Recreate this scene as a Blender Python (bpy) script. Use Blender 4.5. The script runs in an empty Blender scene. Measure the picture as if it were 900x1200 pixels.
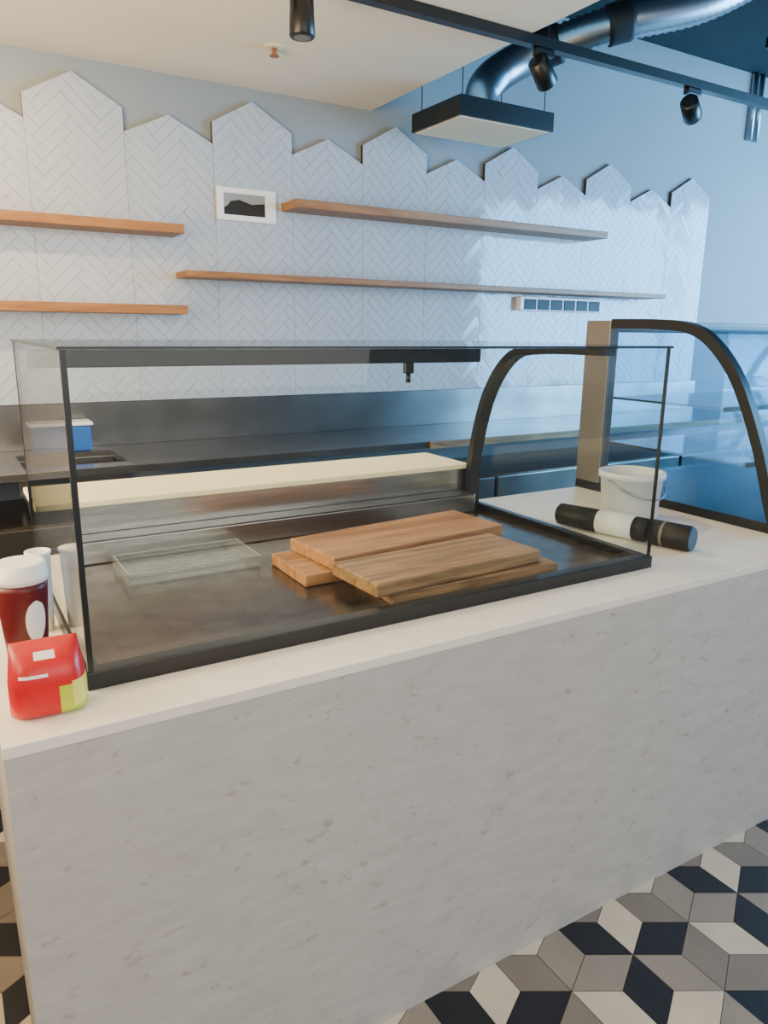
import bpy, math, random
from mathutils import Vector, Matrix
random.seed(4)
C=bpy.context.scene.collection
# ---------------------------------------------------------------- materials
def newmat(name):
    m=bpy.data.materials.new(name); m.use_nodes=True
    return m, m.node_tree, m.node_tree.nodes['Principled BSDF']
def pm(name,col,rough=.5,metal=0,spec=.5,noise=0,nscale=8,bump=0,col2=None,stretch=(1,1,1),emit=None):
    m,t,b=newmat(name)
    b.inputs['Base Color'].default_value=(*col,1); b.inputs['Roughness'].default_value=rough
    b.inputs['Metallic'].default_value=metal; b.inputs['Specular IOR Level'].default_value=spec
    if noise or bump or col2:
        tc=t.nodes.new('ShaderNodeTexCoord'); mp=t.nodes.new('ShaderNodeMapping'); mp.inputs['Scale'].default_value=stretch
        n=t.nodes.new('ShaderNodeTexNoise'); n.inputs['Scale'].default_value=nscale; n.inputs['Detail'].default_value=6
        t.links.new(tc.outputs['Object'],mp.inputs[0]); t.links.new(mp.outputs[0],n.inputs['Vector'])
        c2=col2 or tuple(max(0,c*(1-noise)) for c in col)
        r=t.nodes.new('ShaderNodeValToRGB'); r.color_ramp.elements[0].position=.35; r.color_ramp.elements[1].position=.65
        r.color_ramp.elements[0].color=(*col,1); r.color_ramp.elements[1].color=(*c2,1)
        t.links.new(n.outputs['Fac'],r.inputs[0]); t.links.new(r.outputs[0],b.inputs['Base Color'])
        if bump:
            bp=t.nodes.new('ShaderNodeBump'); bp.inputs['Strength'].default_value=bump; bp.inputs['Distance'].default_value=.01
            t.links.new(n.outputs['Fac'],bp.inputs['Height']); t.links.new(bp.outputs[0],b.inputs['Normal'])
    return m
def glassmat(name,tint,f0=.04,rough=.01,haze=0.0,hazecol=(1,1,1)):
    m=bpy.data.materials.new(name); m.use_nodes=True; t=m.node_tree; t.nodes.clear()
    o=t.nodes.new('ShaderNodeOutputMaterial'); tr=t.nodes.new('ShaderNodeBsdfTransparent'); g=t.nodes.new('ShaderNodeBsdfGlossy')
    tr.inputs[0].default_value=(*tint,1); g.inputs['Roughness'].default_value=rough
    lw=t.nodes.new('ShaderNodeLayerWeight'); lw.inputs['Blend'].default_value=.5
    pw=t.nodes.new('ShaderNodeMath'); pw.operation='POWER'; pw.inputs[1].default_value=5
    ma=t.nodes.new('ShaderNodeMath'); ma.operation='MULTIPLY_ADD'; ma.inputs[1].default_value=1-f0; ma.inputs[2].default_value=f0
    t.links.new(lw.outputs['Facing'],pw.inputs[0]); t.links.new(pw.outputs[0],ma.inputs[0])
    mx=t.nodes.new('ShaderNodeMixShader'); t.links.new(ma.outputs[0],mx.inputs[0]); t.links.new(tr.outputs[0],mx.inputs[1]); t.links.new(g.outputs[0],mx.inputs[2])
    last=mx
    if haze:
        d=t.nodes.new('ShaderNodeBsdfDiffuse'); d.inputs[0].default_value=(*hazecol,1)
        m2=t.nodes.new('ShaderNodeMixShader'); m2.inputs[0].default_value=haze
        t.links.new(mx.outputs[0],m2.inputs[1]); t.links.new(d.outputs[0],m2.inputs[2]); last=m2
    t.links.new(last.outputs[0],o.inputs[0]); return m
def stonemat():
    m,t,b=newmat('stone_panel'); b.inputs['Roughness'].default_value=.55
    tc=t.nodes.new('ShaderNodeTexCoord')
    mp=t.nodes.new('ShaderNodeMapping'); mp.inputs['Rotation'].default_value=(0,math.radians(-25),0); mp.inputs['Scale'].default_value=(2.5,1,9)
    n=t.nodes.new('ShaderNodeTexNoise'); n.inputs['Scale'].default_value=4; n.inputs['Detail'].default_value=10; n.inputs['Roughness'].default_value=.7
    t.links.new(tc.outputs['Object'],mp.inputs[0]); t.links.new(mp.outputs[0],n.inputs['Vector'])
    r=t.nodes.new('ShaderNodeValToRGB'); e=r.color_ramp.elements
    e[0].position=.3; e[0].color=(.45,.425,.395,1); e[1].position=.72; e[1].color=(.56,.535,.50,1)
    t.links.new(n.outputs['Fac'],r.inputs[0])
    mp2=t.nodes.new('ShaderNodeMapping'); mp2.inputs['Rotation'].default_value=(0,math.radians(-25),0); mp2.inputs['Scale'].default_value=(13,9,22)
    n2=t.nodes.new('ShaderNodeTexNoise'); n2.inputs['Scale'].default_value=2.3; n2.inputs['Detail'].default_value=3
    t.links.new(tc.outputs['Object'],mp2.inputs[0]); t.links.new(mp2.outputs[0],n2.inputs['Vector'])
    r2=t.nodes.new('ShaderNodeValToRGB'); e=r2.color_ramp.elements; e[0].position=.63; e[0].color=(0,0,0,1); e[1].position=.76; e[1].color=(.55,.55,.55,1)
    t.links.new(n2.outputs['Fac'],r2.inputs[0])
    mx=t.nodes.new('ShaderNodeMix'); mx.data_type='RGBA'; t.links.new(r2.outputs[0],mx.inputs[0]); t.links.new(r.outputs[0],mx.inputs[6]); mx.inputs[7].default_value=(.27,.22,.175,1)
    t.links.new(mx.outputs[2],b.inputs['Base Color']); return m
def woodmat(name,c1,c2,scale=1.0,rough=.5,axis=0):
    m,t,b=newmat(name); b.inputs['Roughness'].default_value=rough
    tc=t.nodes.new('ShaderNodeTexCoord'); mp=t.nodes.new('ShaderNodeMapping')
    s=[14*scale,14*scale,14*scale]; s[axis]=1.2*scale; mp.inputs['Scale'].default_value=s
    n=t.nodes.new('ShaderNodeTexNoise'); n.inputs['Scale'].default_value=3; n.inputs['Detail'].default_value=8; n.inputs['Distortion'].default_value=.8
    t.links.new(tc.outputs['Object'],mp.inputs[0]); t.links.new(mp.outputs[0],n.inputs['Vector'])
    r=t.nodes.new('ShaderNodeValToRGB'); r.color_ramp.elements[0].position=.3; r.color_ramp.elements[1].position=.7
    r.color_ramp.elements[0].color=(*c1,1); r.color_ramp.elements[1].color=(*c2,1)
    t.links.new(n.outputs['Fac'],r.inputs[0]); t.links.new(r.outputs[0],b.inputs['Base Color']); return m
M={}
M['stone']=stonemat()
M['top']=pm('counter_top_white',(.90,.84,.74),.35,noise=.06,nscale=12)
M['paint']=pm('wall_paint',(.27,.295,.305),.8,noise=.05,nscale=2)
M['tile']=pm('glazed_tile',(.45,.49,.53),.10,noise=.05,nscale=3)
M['grout']=pm('grout',(.30,.33,.36),.8)
M['tileshade']=pm('tile_edge_shade',(.035,.035,.035),.5)  # shade on the cladding's side faces, put into a dark colour
M['ceilw']=pm('ceiling_plaster',(.90,.80,.64),.9,noise=.03,nscale=2)
M['ceild']=pm('ceiling_dark_paint',(.010,.020,.028),.7,noise=.3,nscale=5)
M['black']=pm('black_metal',(.005,.006,.007),.35)
M['blackm']=pm('black_matte',(.007,.007,.008),.6)
M['steel']=pm('brushed_steel',(.58,.55,.51),.25,metal=1,noise=.25,nscale=6,stretch=(.6,12,12))
M['steeld']=pm('worn_steel',(.18,.14,.112),.20,metal=.8,noise=.45,nscale=5,stretch=(1,1.5,1))
M['steelt']=pm('worktable_steel',(.25,.24,.23),.26,metal=.9,noise=.3,nscale=4)
M['duct']=pm('duct_foil',(.36,.41,.46),.32,metal=1)
M['cream']=pm('cream_board',(1,.90,.56),.5,noise=.05,nscale=6)
M['shelf']=woodmat('shelf_oak',(.38,.165,.048),(.22,.09,.024))
M['board1']=woodmat('board_oak',(.50,.25,.10),(.24,.11,.042))
M['board2']=woodmat('board_walnut',(.40,.235,.10),(.13,.065,.026))
M['glass']=glassmat('case_glass',(.955,.975,.97),.016)
M['glassf']=glassmat('fridge_glass',(.76,.87,.93),.03)
M['acryl']=glassmat('acrylic',(.90,.92,.92),.05,.05,.05)
M['edge']=pm('glass_edge',(.008,.011,.012),.3)
M['fc']=pm('floor_tile_cream',(.62,.53,.40),.45,noise=.12,nscale=9)
M['ft']=pm('floor_tile_taupe',(.21,.175,.14),.45,noise=.12,nscale=9)
M['fg']=pm('floor_tile_greige',(.28,.235,.19),.45,noise=.12,nscale=9)
M['fk']=pm('floor_tile_black',(.009,.010,.015),.4,noise=.2,nscale=9)
M['fgr']=pm('floor_grout',(.22,.19,.16),.8)
M['white']=pm('white_plastic',(.85,.85,.84),.4)
M['bucket']=pm('bucket_plastic',(.70,.72,.74),.4)
M['darkred']=pm('cup_dark_red',(.10,.004,.008),.4)
M['red']=pm('pouch_red',(.62,.006,.012),.35,noise=.3,nscale=14)
M['lime']=pm('pouch_lime',(.50,.62,.03),.35)
M['yel']=pm('pouch_yellow',(.80,.70,.12),.35)
M['blue']=pm('blue_plastic',(.02,.12,.42),.4)
M['vent']=pm('vent_cream',(.92,.78,.54),.7)
M['grey']=pm('grey_panel',(.20,.18,.165),.4,metal=.3,noise=.1)
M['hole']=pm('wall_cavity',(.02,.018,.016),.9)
# ---------------------------------------------------------------- helpers
def empty(name):
    o=bpy.data.objects.new(name,None); C.objects.link(o); o.empty_display_size=.1; return o
def mesh(name,vs,fs,mats,parent=None,mi=None,smooth=False,bevel=0):
    me=bpy.data.meshes.new(name); me.from_pydata([tuple(v) for v in vs],[],fs)
    for m in (mats if isinstance(mats,(list,tuple)) else [mats]): me.materials.append(m)
    if mi: 
        for p,i in zip(me.polygons,mi): p.material_index=i
    if smooth:
        for p in me.polygons: p.use_smooth=True
    me.update()
    o=bpy.data.objects.new(name,me); C.objects.link(o)
    if parent: o.parent=parent
    if bevel:
        b=o.modifiers.new('bevel','BEVEL'); b.width=bevel; b.segments=2; b.limit_method='ANGLE'
    return o
BF=[(0,3,2,1),(4,5,6,7),(0,1,5,4),(1,2,6,5),(2,3,7,6),(3,0,4,7)]
def box(name,x0,x1,y0,y1,z0,z1,mat,parent=None,bevel=0,rot=0):
    vs=[(x0,y0,z0),(x1,y0,z0),(x1,y1,z0),(x0,y1,z0),(x0,y0,z1),(x1,y0,z1),(x1,y1,z1),(x0,y1,z1)]
    if rot:
        cx,cy=(x0+x1)/2,(y0+y1)/2; c,s=math.cos(rot),math.sin(rot)
        vs=[(cx+(x-cx)*c-(y-cy)*s,cy+(x-cx)*s+(y-cy)*c,z) for x,y,z in vs]
    return mesh(name,vs,BF,mat,parent,bevel=bevel)
def tube(name,pts,rad,mat,parent=None,seg=16,cap=True):
    pts=[Vector(p) for p in pts]; rads=rad if isinstance(rad,(list,tuple)) else [rad]*len(pts)
    vs=[];fs=[];prev=None
    for i,p in enumerate(pts):
        if i==0:d=pts[1]-p
        elif i==len(pts)-1:d=p-pts[i-1]
        else:d=(pts[i+1]-p).normalized()+(p-pts[i-1]).normalized()
        d.normalize()
        if prev is None:
            a=d.orthogonal().normalized()
        else:
            a=(prev-d*prev.dot(d)); a=a.normalized() if a.length>1e-6 else d.orthogonal().normalized()
        prev=a;b=d.cross(a)
        for k in range(seg):
            t=2*math.pi*k/seg; vs.append(p+(a*math.cos(t)+b*math.sin(t))*rads[i])
    for i in range(len(pts)-1):
        for k in range(seg):
            k2=(k+1)%seg; fs.append((i*seg+k,i*seg+k2,(i+1)*seg+k2,(i+1)*seg+k))
    if cap:
        fs.append(tuple(range(seg))[::-1]); fs.append(tuple((len(pts)-1)*seg+k for k in range(seg)))
    o=mesh(name,vs,fs,mat,parent)
    for p in o.data.polygons: p.use_smooth=len(p.vertices)==4
    return o
def lathe2(name,cx,cy,prof,mat,parent=None,seg=32):
    vs=[];fs=[];n=len(prof)
    for r,z in prof:
        for k in range(seg):
            t=2*math.pi*k/seg; vs.append((cx+r*math.cos(t),cy+r*math.sin(t),z))
    for i in range(n-1):
        for k in range(seg):
            k2=(k+1)%seg; fs.append((i*seg+k,i*seg+k2,(i+1)*seg+k2,(i+1)*seg+k))
    fs.append(tuple(range(seg))[::-1]); fs.append(tuple((n-1)*seg+k for k in range(seg)))
    o=mesh(name,vs,fs,mat,parent)
    for p in o.data.polygons: p.use_smooth=len(p.vertices)==4
    return o
def catmull(pts,n=8):
    P=[Vector(p) for p in pts]; P=[2*P[0]-P[1]]+P+[2*P[-1]-P[-2]]; out=[]
    for i in range(1,len(P)-2):
        for k in range(n):
            t=k/n; a,b,c,d=P[i-1],P[i],P[i+1],P[i+2]
            out.append(.5*((2*b)+(c-a)*t+(2*a-5*b+4*c-d)*t*t+(3*b-a-3*c+d)*t**3))
    out.append(P[-2]); return out
def sweep_x(name,yz,x0,x1,th,mat,parent):
    P=[Vector((0,y,z)) for y,z in yz]; vs=[];fs=[]
    for i,p in enumerate(P):
        d=(P[min(i+1,len(P)-1)]-P[max(i-1,0)]).normalized(); n=Vector((0,-d.z,d.y))
        for q in (p-n*th/2,p+n*th/2):
            vs.append((x0,q.y,q.z)); vs.append((x1,q.y,q.z))
    for i in range(len(P)-1):
        a=i*4;b=a+4
        fs+=[(a,b,b+1,a+1),(a+2,a+3,b+3,b+2),(a,a+2,b+2,b),(a+1,b+1,b+3,a+3)]
    fs+=[(0,1,3,2)]; e=(len(P)-1)*4; fs+=[(e,e+2,e+3,e+1)]
    return mesh(name,vs,fs,mat,parent)
# ---------------------------------------------------------------- constants
HC=.92; Y0=1.186; YW=4.2; XL=.026
CEIL=3.6; SOF=2.82; SX=2.40
# ---------------------------------------------------------------- room
box('wall_back',-2.6,8.1,YW,YW+.15,0,CEIL,M['paint'])
box('wall_left',-2.75,-2.6,-2.5,YW+.15,0,CEIL,M['paint'])
wr=empty('wall_right')
box('lower',8.1,8.25,-2.5,YW+.15,0,.5,M['paint'],wr); box('upper',8.1,8.25,-2.5,YW+.15,3.1,CEIL,M['paint'],wr)
box('pier_1',8.1,8.25,3.7,YW+.15,.5,3.1,M['paint'],wr); box('pier_2',8.1,8.25,-2.5,-2.2,.5,3.1,M['paint'],wr)
wn=empty('window_1')
for i,y in enumerate([-2.2,-.25,1.7,3.64]): box('frame_%d'%i,8.14,8.2,y,y+.06,.5,3.1,M['black'],wn)
box('frame_sill',8.14,8.2,-2.2,3.7,.5,.56,M['black'],wn); box('frame_head',8.14,8.2,-2.2,3.7,3.04,3.1,M['black'],wn)
box('ceiling',-2.6,8.1,-2.5,YW,CEIL,CEIL+.1,M['ceild'])
box('ceiling_soffit',-2.6,SX,-1.5,YW,SOF,CEIL,M['ceilw'])
# floor: rhombille tiles
a=.125; dx=math.sqrt(3)*a; dy=1.5*a
vs=[(-2.6,-2.5,-.012),(8.1,-2.5,-.012),(8.1,YW,-.012),(-2.6,YW,-.012)]; fs=[(0,1,2,3)]; mi=[4]
px,py=1.49,.965
def hexpt(k): return (a*math.cos(math.radians(90+60*k)),a*math.sin(math.radians(90+60*k)))
PAT={(0,0):(3,2,1),(1,0):(2,0,3),(1,1):(1,3,0),(0,1):(0,1,2)}
for j in range(-20,20):
    for i in range(-60,70):
        cx=px+dx*i+dx/2*j; cy=py+dy*j
        if not(-2.5<cx<8.0 and -2.3<cy<YW-.1): continue
        cols=PAT[(i%2,j%2)]
        for t in range(3):
            if t==0: q=[hexpt(5),hexpt(0),hexpt(1),(0,0)]
            elif t==1: q=[(0,0),hexpt(1),hexpt(2),hexpt(3)]
            else: q=[(0,0),hexpt(3),hexpt(4),hexpt(5)]
            mx=sum(p[0] for p in q)/4; my=sum(p[1] for p in q)/4; g=.985
            n=len(vs); vs+=[(cx+mx+(p[0]-mx)*g,cy+my+(p[1]-my)*g,0) for p in q]
            fs.append((n,n+1,n+2,n+3)); mi.append(cols[t])
fl=mesh('floor',vs,fs,[M['fc'],M['ft'],M['fg'],M['fk'],M['fgr']],None,mi)
for p in fl.data.polygons:
    if p.normal.z<0: p.flip()
fl.data.update()
# ---------------------------------------------------------------- tile cladding
def clip(poly,pl):
    out=[];n=len(poly)
    for i in range(n):
        p,q=poly[i],poly[(i+1)%n]
        dp=pl[0]*p[0]+pl[1]*p[1]-pl[2]; dq=pl[0]*q[0]+pl[1]*q[1]-pl[2]
        if dp<=0: out.append(p)
        if (dp<0<dq) or (dq<0<dp):
            t=dp/(dp-dq); out.append((p[0]+(q[0]-p[0])*t,p[1]+(q[1]-p[1])*t))
    return out
def area(p): return sum(p[i][0]*p[(i+1)%len(p)][1]-p[(i+1)%len(p)][0]*p[i][1] for i in range(len(p)))/2
vs=[];fs=[];mi=[]
def prism(poly,yb,yf,m_front,m_side,tilt=(0,0)):
    if len(poly)<3 or abs(area(poly))<2e-5: return
    if area(poly)<0: poly=poly[::-1]
    n=len(vs);k=len(poly)
    mx=sum(p[0] for p in poly)/k; mz=sum(p[1] for p in poly)/k
    for p in poly: vs.append((p[0],yf+(p[0]-mx)*tilt[0]+(p[1]-mz)*tilt[1],p[1]))
    for p in poly: vs.append((p[0],yb,p[1]))
    fs.append(tuple(range(n,n+k))); mi.append(m_front)
    for i in range(k):
        j=(i+1)%k; fs.append((n+i,n+k+i,n+k+j,n+j)); mi.append(m_side)
X0=.4976; WC=.458; ZB=1.172; w=.05; nn=4
c45=math.sqrt(.5)
for k in range(-4,11):
    hi=k%2==0; sh,pk=(2.622,2.75) if hi else (2.513,2.622)
    xa=X0+k*WC; xb=xa+WC; xm=(xa+xb)/2
    base=[(xa,ZB),(xb,ZB),(xb,sh),(xm,pk),(xa,sh)]
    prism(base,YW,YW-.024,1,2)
    ga=.0012
    planes=[(-1,0,-(xa+ga)),(1,0,xb-ga),(0,-1,-(ZB+.001))]
    for (p,q) in (((xb,sh),(xm,pk)),((xm,pk),(xa,sh))):
        d=(q[0]-p[0],q[1]-p[1]); L=math.hypot(*d); nrm=(d[1]/L,-d[0]/L)
        planes.append((nrm[0],nrm[1],nrm[0]*p[0]+nrm[1]*p[1]-ga))
    for iu in range(-80,220):
        for iv in range(-150,120):
            d=(iu-iv)%(2*nn)
            if d==0: u0,u1,v0,v1=iu,iu+nn,iv,iv+1
            elif d==2*nn-1: u0,u1,v0,v1=iu,iu+1,iv,iv+nn
            else: continue
            g=.02
            q=[(u0+g,v0+g),(u1-g,v0+g),(u1-g,v1-g),(u0+g,v1-g)]
            poly=[((u-v)*w*c45,(u+v)*w*c45) for u,v in q]
            if max(p[0] for p in poly)<xa or min(p[0] for p in poly)>xb or max(p[1] for p in poly)<ZB or min(p[1] for p in poly)>pk: continue
            for pl in planes:
                poly=clip(poly,pl)
                if len(poly)<3: break
            if len(poly)>=3: prism(poly,YW-.024,YW-.0268,0,0,(random.uniform(-.016,.016),random.uniform(-.016,.016)))
mesh('wall_tile_cladding',vs,fs,[M['tile'],M['grout'],M['tileshade']],None,mi)
# ---------------------------------------------------------------- shelves
YF=3.967
for i,(x0,x1,zt,th) in enumerate([(1.80,4.20,2.25,.045),(1.18,4.87,1.848,.032),(-1.2,1.178,2.07,.045),(-1.2,1.178,1.672,.045)]):
    e=empty('wall_shelf'); box('plank',x0,x1,YF,YW-.028,zt-th,zt,M['shelf'],e,bevel=.003)
e=empty('wall_access_plate'); yy=YW-.028
box('frame_l',1.42,1.46,yy-.012,yy,2.135,2.305,M['white'],e,.003); box('frame_r',1.70,1.765,yy-.012,yy,2.135,2.305,M['white'],e,.003)
box('frame_t',1.46,1.70,yy-.012,yy,2.275,2.305,M['white'],e,.003); box('frame_b',1.46,1.70,yy-.012,yy,2.135,2.165,M['white'],e,.003)
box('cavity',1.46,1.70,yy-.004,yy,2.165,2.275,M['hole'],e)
mesh('torn_board',[(1.46,yy-.008,2.275),(1.70,yy-.008,2.275),(1.70,yy-.008,2.235),(1.62,yy-.008,2.225),(1.55,yy-.008,2.245),(1.50,yy-.008,2.235),(1.48,yy-.008,2.21),(1.46,yy-.008,2.20)],[(0,7,6,5,4,3,2,1)],M['paint'],e)
e=empty('power_socket_strip')
box('body',3.56,4.36,yy-.05,yy,1.705,1.80,M['white'],e,.006)
for i in range(6): box('socket_%d'%i,3.595+i*.125,3.705+i*.125,yy-.055,yy-.049,1.712,1.782,M['blackm'],e,.004)
# ---------------------------------------------------------------- vent box + duct
e=empty('ceiling_vent_box')
x0,x1,y0,y1,z0,z1=2.54,3.20,3.5,3.97,2.67,2.77
box('rim_front',x0,x1,y0,y0+.015,z0,z1,M['black'],e); box('rim_back',x0,x1,y1-.015,y1,z0,z1,M['black'],e)
box('rim_left',x0,x0+.015,y0+.015,y1-.015,z0,z1,M['black'],e); box('rim_right',x1-.015,x1,y0+.015,y1-.015,z0,z1,M['black'],e)
box('top',x0+.015,x1-.015,y0+.015,y1-.015,z1-.02,z1,M['black'],e)
box('diffuser',x0+.015,x1-.015,y0+.015,y1-.015,z0-.004,z0+.012,M['vent'],e,.003)
path=catmull([(2.87,3.74,2.77),(2.88,3.75,2.89),(3.02,3.78,3.02),(3.25,3.70,3.15),(3.52,3.40,3.25),(3.98,3.2,3.38),(4.4,3.05,3.60)],22)
rr=[.094+(.006 if i%2 else -.004) for i in range(len(path))]
de=empty('flexible_air_duct'); tube('duct',path,rr,M['duct'],de,24)
tube('hanger_1',[(3.52,3.40,3.3),(3.52,3.40,3.6)],.006,M['blackm'],de,8)
tube('strap_1',path[62:74],.106,M['blackm'],de,24); tube('strap_2',path[86:93],.106,M['blackm'],de,24)
for i,(x,y) in enumerate([(2.58,3.54),(3.16,3.54),(2.58,3.93),(3.16,3.93)]): tube('rod_%d'%i,[(x,y,2.76),(x,y,3.6)],.003,M['blackm'],e,8)
# track + spots
TY,TZ=2.81,2.78
e=empty('lighting_track'); box('rail',.9,6.5,TY-.022,TY+.022,TZ-.005,TZ+.037,M['black'],e)
for i,x in enumerate([4.2,5.4]): tube('rod_%d'%i,[(x,TY,TZ+.03),(x,TY,3.6)],.004,M['black'],e,8)
box('soffit_mount',.95,2.39,TY-.01,TY+.01,TZ+.035,SOF,M['black'],e)
def spot(x,z,dirv):
    e=empty('track_spotlight'); box('adapter',x-.05,x+.05,TY-.018,TY+.018,TZ-.035,TZ-.006,M['black'],e,.003)
    c=Vector((x,TY,z)); d=Vector(dirv).normalized()
    tube('stem',[(x,TY,TZ-.03),c],.010,M['black'],e,10)
    tube('head',[c-d*.065,c-d*.06,c+d*.06,c+d*.065],[.030,.044,.048,.044],M['black'],e,24)
    tube('lens',[c+d*.0655,c+d*.067],[.030,.030],M['grey'],e,20)
spot(1.31,2.67,(0,0,-1)); spot(2.485,2.685,(.6,.2,-.45)); spot(3.5,2.68,(.6,.3,-.25))
e=empty('fire_sprinkler'); lathe2('plate',1.517,3.56,[(.045,2.815),(.045,2.82)],M['vent'],e); lathe2('nozzle',1.517,3.56,[(.012,2.785),(.012,2.8145)],M['shelf'],e); lathe2('deflector',1.517,3.56,[(.022,2.781),(.022,2.785)],M['shelf'],e)
# cable tray
e=empty('cable_tray')
for y in (2.55,3.25):
    box('rail_%d'%int(y*10),4.7,8.0,y-.01,y+.01,3.30,3.36,M['black'],e)
for i in range(16): box('rung_%d'%i,4.75+i*.2,4.77+i*.2,2.55,3.25,3.31,3.325,M['steelt'],e)
for i,y in enumerate((2.75,2.9,3.05)): tube('cable_%d'%i,[(4.7,y,3.34),(8,y+.05,3.34)],.02,M['blackm'],e,10)
for i,x in enumerate((5.0,6.6)): 
    for y in (2.55,3.25): tube('rod_%d_%d'%(i,int(y*10)),[(x,y,3.35),(x,y,3.6)],.006,M['blackm'],e,8)
e=empty('conduit_pipe')
tube('pipe_1',[(5.95,YW-.03,3.1),(5.95,YW-.03,3.6)],.02,M['duct'],e,12); tube('pipe_2',[(6.03,YW-.03,3.1),(6.03,YW-.03,3.6)],.02,M['duct'],e,12)
# ---------------------------------------------------------------- counter
e=empty('service_counter')
box('front_panel',XL,4.6,Y0,Y0+.02,0,HC-.022,M['stone'],e); box('end_panel',XL,XL+.02,Y0+.02,2.22,0,HC-.022,M['stone'],e)
box('body',XL+.021,4.6,Y0+.021,2.22,.0,HC-.0221,M['grey'],e)
box('worktop',XL-.001,4.6,Y0-.001,2.24,HC-.022,HC,M['top'],e,.002)
# ---------------------------------------------------------------- display case
xl,xr,yf,yb,zt=.1747,1.6664,1.3172,2.12,1.526
e=empty('glass_display_case')
bh=.034
box('base_front',xl,xr,yf,yf+.035,HC,HC+bh,M['black'],e,.002); box('base_back',xl,xr,yb-.03,yb,HC,HC+bh,M['black'],e,.002)
box('base_left',xl,xl+.025,yf+.035,yb-.03,HC,HC+bh,M['black'],e,.002); box('base_right',xr-.025,xr,yf+.035,yb-.03,HC,HC+bh,M['black'],e,.002)
box('deck',xl+.025,xr-.025,yf+.035,yb-.03,HC,HC+.012,M['steeld'],e)
box('rear_step',xl+.03,xr-.06,2.045,yb-.032,HC+.012,HC+.075,M['steel'],e,.004); box('rear_step_top',xl+.03,xr-.06,2.045,yb-.001,HC+.0755,HC+.079,M['steelt'],e)
g=.006; zb=HC+bh
box('glass_front',xl+.004,xr-.004,yf+.004,yf+.004+g,zb-.01,zt-g,M['glass'],e)
box('glass_left',xl+.004,xl+.004+g,yf+.011,yb-.01,zb-.01,zt-g,M['glass'],e)
box('glass_right',xr-.004-g,xr-.004,yf+.011,yb-.01,zb-.01,zt-g,M['glass'],e)
box('glass_top',xl,xr,yf,yb,zt-g,zt,M['glass'],e)
for nme,x,y in (('fl',xl+.004,yf+.004),('fr',xr-.01,yf+.004)): box('joint_'+nme,x-.001,x+(.009 if nme=='fl' else .003),y-.001,y+.008,zb,zt-g,M['edge'],e)
box('joint_bl',xl+.003,xl+.011,yb-.016,yb-.008,zb,zt-g,M['edge'],e)
box('edge_top_front',xl,xr,yf-.001,yf+.001,zt-.004,zt,M['edge'],e); box('edge_top_left',xl-.001,xl+.001,yf,yb,zt-g,zt,M['edge'],e)
box('edge_top_back',xl,xr,yb-.001,yb+.001,zt-g,zt,M['edge'],e); box('edge_top_right',xr-.001,xr+.001,yf,yb,zt-g,zt,M['edge'],e)
box('top_rail',xl+.03,xr-.03,yb-.035,yb-.012,1.454,1.500,M['black'],e,.003)
arc=catmull([(0,2.10,.954),(0,2.095,1.12),(0,2.03,1.34),(0,1.92,1.475),(0,1.78,1.503),(0,1.50,1.508)],8)
sweep_x('end_frame',[(p.y,p.z) for p in arc],xr-.055,xr-.012,.026,M['black'],e)
lx=1.33; box('lamp_clip',lx,lx+.035,yb-.03,yb-.012,1.42,1.47,M['black'],e,.004); tube('lamp_clip_pin',[(lx+.018,yb-.02,1.39),(lx+.018,yb-.02,1.42)],.008,M['black'],e,10)
# raised service ledge behind case
e=empty('service_ledge')
box('steel_front',.19,1.64,2.125,2.15,HC,1.075,M['steel'],e); box('steel_body',.19,1.64,2.15,2.235,HC,1.075,M['steel'],e)
box('board',.19,1.63,2.12,2.40,1.075,1.093,M['cream'],e,.003)
# clear tray
e=empty('acrylic_tray')
zz=HC+.0125
tx0,tx1,ty0,ty1=.36,.70,1.82,2.00
box('sheet',tx0,tx1,ty0,ty1,zz,zz+.003,M['acryl'],e)
for nme,b in (('f',(tx0,tx1,ty0-.004,ty0)),('b',(tx0,tx1,ty1,ty1+.004)),('l',(tx0-.004,tx0,ty0-.004,ty1+.004)),('r',(tx1,tx1+.004,ty0-.004,ty1+.004))):
    box('side_'+nme,*b,zz,zz+.03,M['acryl'],e); box('rim_'+nme,*b,zz+.03,zz+.031,M['steel'],e)
# cutting boards
def board(x0,x1,y0,y1,z0,th,rot,mat,tilt=0):
    e=empty('wooden_cutting_board'); box('board',x0,x1,y0,y1,z0,z0+th,mat,e,.004,rot)
board(.735,1.28,1.60,1.82,zz,.032,.0,M['board1'])
board(.86,1.37,1.38,1.57,zz,.032,-.02,M['board2'])
board(.80,1.40,1.625,1.85,zz+.033,.034,.10,M['board1'])
board(.80,1.32,1.385,1.585,zz+.033,.034,.06,M['board2'])
# ---------------------------------------------------------------- curved fridge
e=empty('curved_glass_bakery_fridge')
fx=2.30; fx1=4.4
prof=catmull([(0,1.365,.955),(0,1.39,1.02),(0,1.455,1.20),(0,1.555,1.40),(0,1.66,1.52),(0,1.76,1.575),(0,1.90,1.59),(0,2.12,1.593)],8)
pyz=[(p.y,p.z) for p in prof]
sweep_x('end_arch',pyz,fx,fx+.035,.036,M['black'],e)
sweep_x('curved_glass',pyz,fx+.036,fx1,.006,M['glassf'],e)
sweep_x('end_arch_far',pyz,fx1,fx1+.035,.030,M['black'],e)
n=len(pyz); vv=[(fx+.012,y,z) for y,z in pyz]+[(fx+.012,2.12,.955)]
mesh('end_glass',vv,[tuple(range(len(vv)))],M['glassf'],e)
box('plinth',fx,fx1+.035,1.35,2.25,HC+.0005,HC+.034,M['black'],e,.003)
box('rear_pillar',fx,fx+.05,2.122,2.25,HC+.035,1.605,M['grey'],e,.003); box('rear_pillar_far',fx1-.05,fx1,2.122,2.25,HC+.035,1.605,M['grey'],e,.003)
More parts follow.
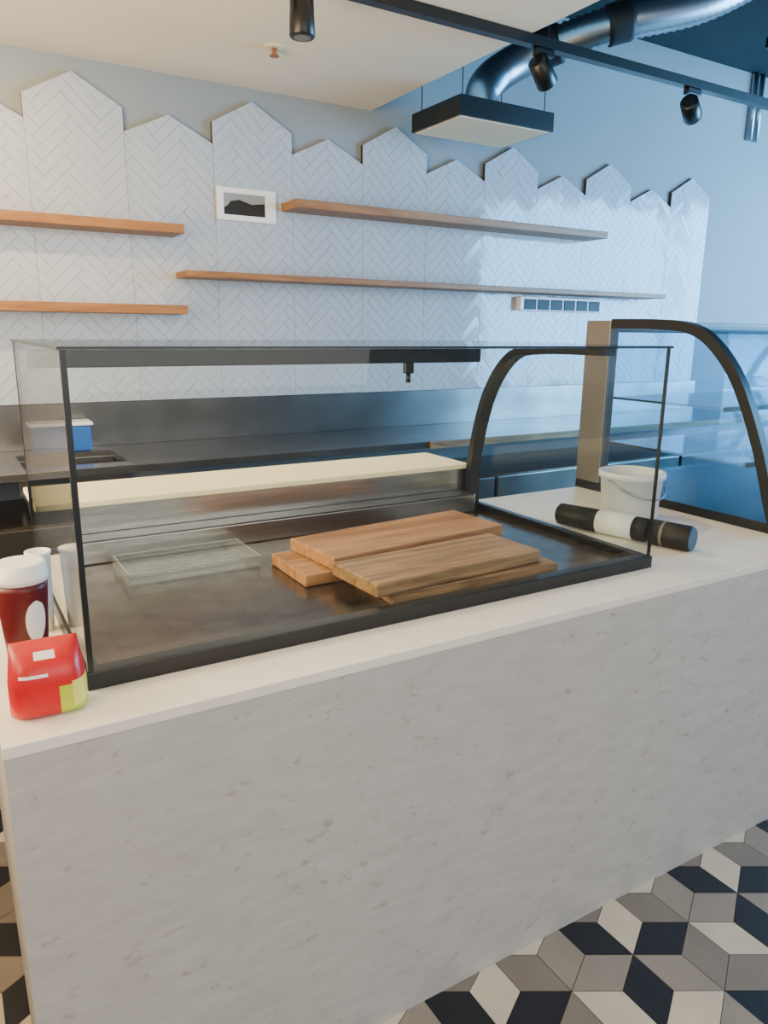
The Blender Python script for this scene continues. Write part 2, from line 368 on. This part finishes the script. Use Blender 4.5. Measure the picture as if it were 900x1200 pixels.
box('rear_header',fx+.05,fx1-.05,2.16,2.25,1.56,1.605,M['grey'],e,.003)
box('rear_door_glass',fx+.05,fx1-.05,2.20,2.206,HC+.035,1.56,M['glassf'],e)
box('shelf_upper',fx+.04,fx1-.03,1.62,2.12,1.30,1.308,M['acryl'],e); box('shelf_upper_rail',fx+.04,fx1-.03,1.61,1.62,1.295,1.312,M['steel'],e)
box('shelf_lower',fx+.04,fx1-.03,1.52,2.12,1.12,1.128,M['acryl'],e); box('shelf_lower_rail',fx+.04,fx1-.03,1.51,1.52,1.115,1.132,M['steel'],e)
# ---------------------------------------------------------------- rear worktable
e=empty('steel_worktable')
zt2=.94
box('worktop_left',-1.5,.30,3.5,4.17,zt2-.035,zt2,M['steel'],e,.003); box('worktop_front_strip',.30,.75,3.5,3.62,zt2-.035,zt2,M['steel'],e)
box('worktop_back_strip',.30,.75,4.0,4.17,zt2-.035,zt2,M['steel'],e); box('worktop_right',.75,5.6,3.5,4.17,zt2-.035,zt2,M['steelt'],e,.003)
box('wood_edge',2.4,5.6,3.48,3.499,zt2-.04,zt2+.001,M['board2'],e,.002)
box('cabinet',-1.5,5.55,3.56,4.17,.1,zt2-.25,M['steeld'],e)
for i in range(8): box('door_%d'%i,-1.4+i*.87,-1.4+i*.87+.84,3.535,3.56,.12,zt2-.26,M['steelt'],e,.004)
box('basin',.31,.74,3.63,3.99,zt2-.20,zt2-.19,M['steel'],e); box('basin_f',.30,.75,3.62,3.63,zt2-.2,zt2-.03,M['steel'],e); box('basin_b',.30,.75,3.99,4.0,zt2-.2,zt2-.03,M['steel'],e)
box('kick',-1.4,5.5,3.62,4.1,0,.1,M['blackm'],e)
box('wall_steel_backsplash',-1.5,5.6,4.1705,4.199,zt2+.001,1.17,M['steelt'])
e=empty('blue_storage_tub'); 
box('tub',.38,.66,4.01,4.14,zt2+.001,zt2+.13,M['blue'],e,.012); box('lid',.37,.67,4.005,4.145,zt2+.131,zt2+.15,M['white'],e,.005)
# ---------------------------------------------------------------- small items
e=empty('travel_coffee_cup'); cx,cy=.100,1.53
lathe2('body',cx,cy,[(.034,HC),(.037,HC+.005),(.047,HC+.145),(.048,HC+.16)],M['darkred'],e)
lathe2('lid',cx,cy,[(.050,HC+.1605),(.051,HC+.172),(.048,HC+.178),(.046,HC+.196),(.041,HC+.198)],M['white'],e)
lv=[];lf=[]
for i in range(13):
    for j in range(13):
        u=(i/12-.5)*1.9;v=(j/12-.5)*.085; 
        k=math.sqrt(max(0,1-(v/.0427)**2)); th=math.radians(-66)+u*k*.5
        z=HC+.085+v; r=.037+(z-HC-.005)*.0715+.0008; lv.append((cx+r*math.cos(th),cy+r*math.sin(th),z))
for i in range(12):
    for j in range(12): lf.append((i*13+j,(i+1)*13+j,(i+1)*13+j+1,i*13+j+1))
mesh('logo',lv,lf,M['white'],e,smooth=True)
e=empty('paper_cup'); cx,cy=.146,1.66
lathe2('body',cx,cy,[(.019,HC),(.024,HC+.17),(.026,HC+.172),(.026,HC+.178),(.022,HC+.178),(.018,HC+.006)],M['white'],e)
def pillow(name,cx,cy,z0,wd,dp,ht,mats,parent,rot=0,n=24):
    vs=[];fs=[];mi=[]
    for side in (0,1):
        for i in range(n+1):
            for j in range(n+1):
                u=i/n*2-1; v=j/n*2-1
                t=max(0,1-abs(u)**5)**.6*max(0,1-max(0,v)**3)**.55*max(0,1-max(0,-v)**14)**.5
                x=u*wd/2*(1-.13*max(0,v)); y=(-1 if side==0 else 1)*dp/2*t+.02*max(0,v)**2; z=z0+(v+1)/2*ht
                c,s=math.cos(rot),math.sin(rot); vs.append((cx+x*c-y*s,cy+x*s+y*c,z))
    N=(n+1)**2
    for side in (0,1):
        for i in range(n):
            for j in range(n):
                a0=side*N+i*(n+1)+j; q=(a0,a0+n+1,a0+n+2,a0+1); fs.append(q if side==0 else q[::-1])
                u=(i+.5)/n; v=(j+.5)/n; k=0
                if u>.62 and v<.46: k=1
                if u>.80 and .12<v<.50: k=3
                if .35<u<.62 and .84<v<.93: k=2
                if .12<u<.5 and .62<v<.66: k=2
                mi.append(k)
    return mesh(name,vs,fs,mats,parent,mi,smooth=True)
e=empty('red_snack_pouch'); pillow('pouch',.108,1.285,HC,.122,.08,.122,[M['red'],M['lime'],M['white'],M['yel']],e,rot=-.05)
# bucket
e=empty('plastic_bucket'); cx,cy=2.05,1.74
lathe2('pail',cx,cy,[(.088,HC),(.093,HC+.005),(.104,HC+.15),(.112,HC+.152),(.112,HC+.172),(.104,HC+.174),(.100,HC+.170),(.088,HC+.01)],M['bucket'],e,40)
hp=[(cx+.113*math.cos(t),cy-.113*abs(math.sin(t))*1.0,HC+.150-.06*math.sin(t)) for t in [math.pi*i/14 for i in range(15)]]
tube('handle',hp,.003,M['duct'],e,8)
# flask
e=empty('thermos_flask')
A=Vector((1.775,1.80,HC+.040)); B=Vector((1.895,1.36,HC+.040)); d=(B-A)
def fp(t): return A+d*t
tube('body',[fp(0),fp(.015),fp(.33)],[.028,.036,.038],M['blackm'],e,28); tube('label',[fp(.33),fp(.60)],.0385,M['white'],e,28)
tube('shoulder',[fp(.60),fp(.68),fp(.72)],[.038,.038,.026],M['blackm'],e,28); tube('cap',[fp(.72),fp(.725),fp(.98),fp(1)],[.034,.0395,.0395,.035],M['blackm'],e,28)
tube('cap_ring',[fp(.80),fp(.82)],.0402,M['grey'],e,28)
# ---------------------------------------------------------------- lights
def area_l(name,loc,target,size,power,col,sy=None):
    l=bpy.data.lights.new(name,'AREA'); l.size=size; l.energy=power; l.color=col
    if sy: l.shape='RECTANGLE'; l.size_y=sy
    o=bpy.data.objects.new(name,l); C.objects.link(o); o.location=loc
    o.rotation_euler=(Vector(target)-Vector(loc)).to_track_quat('-Z','Y').to_euler(); return o
area_l('window_daylight',(7.9,1.2,2.0),(5.0,3.9,2.0),3.8,900,(.20,.56,1.0),2.4)
area_l('shopfront_daylight',(1.0,-2.4,2.2),(1.0,2.5,1.0),4.0,80,(1.0,.95,.88),2.2)
area_l('warm_room_fill',(-1.6,.6,2.3),(1.2,4.0,2.2),1.2,55,(1.0,.72,.40))  # added unseen fill that warms the back wall and soffit
area_l('warm_bounce_fill',(-.9,2.1,1.75),(1.3,2.4,2.82),1.4,95,(1.0,.79,.48))  # added unseen lamp imitating warm bounce up onto the soffit
def sp(loc,target,p,col,ang=80):
    l=bpy.data.lights.new('downlight','SPOT'); l.energy=p; l.color=col; l.spot_size=math.radians(ang); l.spot_blend=.9; l.shadow_soft_size=.03
    o=bpy.data.objects.new('downlight',l); C.objects.link(o); o.location=loc; o.rotation_euler=(Vector(target)-Vector(loc)).to_track_quat('-Z','Y').to_euler()
sp((.35,2.81,2.70),(.35,4.2,1.9),40,(1,.70,.38),100); sp((-.3,2.81,2.70),(-.3,4.2,2.0),110,(1,.66,.32),100); sp((1.31,2.80,2.58),(1.1,1.9,.9),65,(1,.84,.62),100)
w=bpy.data.worlds.new('world'); bpy.context.scene.world=w; w.use_nodes=True
bg=w.node_tree.nodes['Background']; bg.inputs[0].default_value=(.86,.92,1,1); bg.inputs[1].default_value=.48
# ---------------------------------------------------------------- camera
f,p,yaw,r,h=870.5,.2397,.5405,.0116,1.557
F=Vector((math.sin(yaw)*math.cos(p),math.cos(yaw)*math.cos(p),-math.sin(p))); R=Vector((math.cos(yaw),-math.sin(yaw),0)); U=R.cross(F)
R2=R*math.cos(r)+U*math.sin(r); U2=-R*math.sin(r)+U*math.cos(r)
cd=bpy.data.cameras.new('camera'); co=bpy.data.objects.new('camera',cd); C.objects.link(co)
m=Matrix((( R2.x,U2.x,-F.x,0),(R2.y,U2.y,-F.y,0),(R2.z,U2.z,-F.z,h),(0,0,0,1))); co.matrix_world=m
cd.sensor_fit='VERTICAL'; cd.sensor_height=24; cd.lens=f/1200*24; cd.clip_start=.02
bpy.context.scene.camera=co
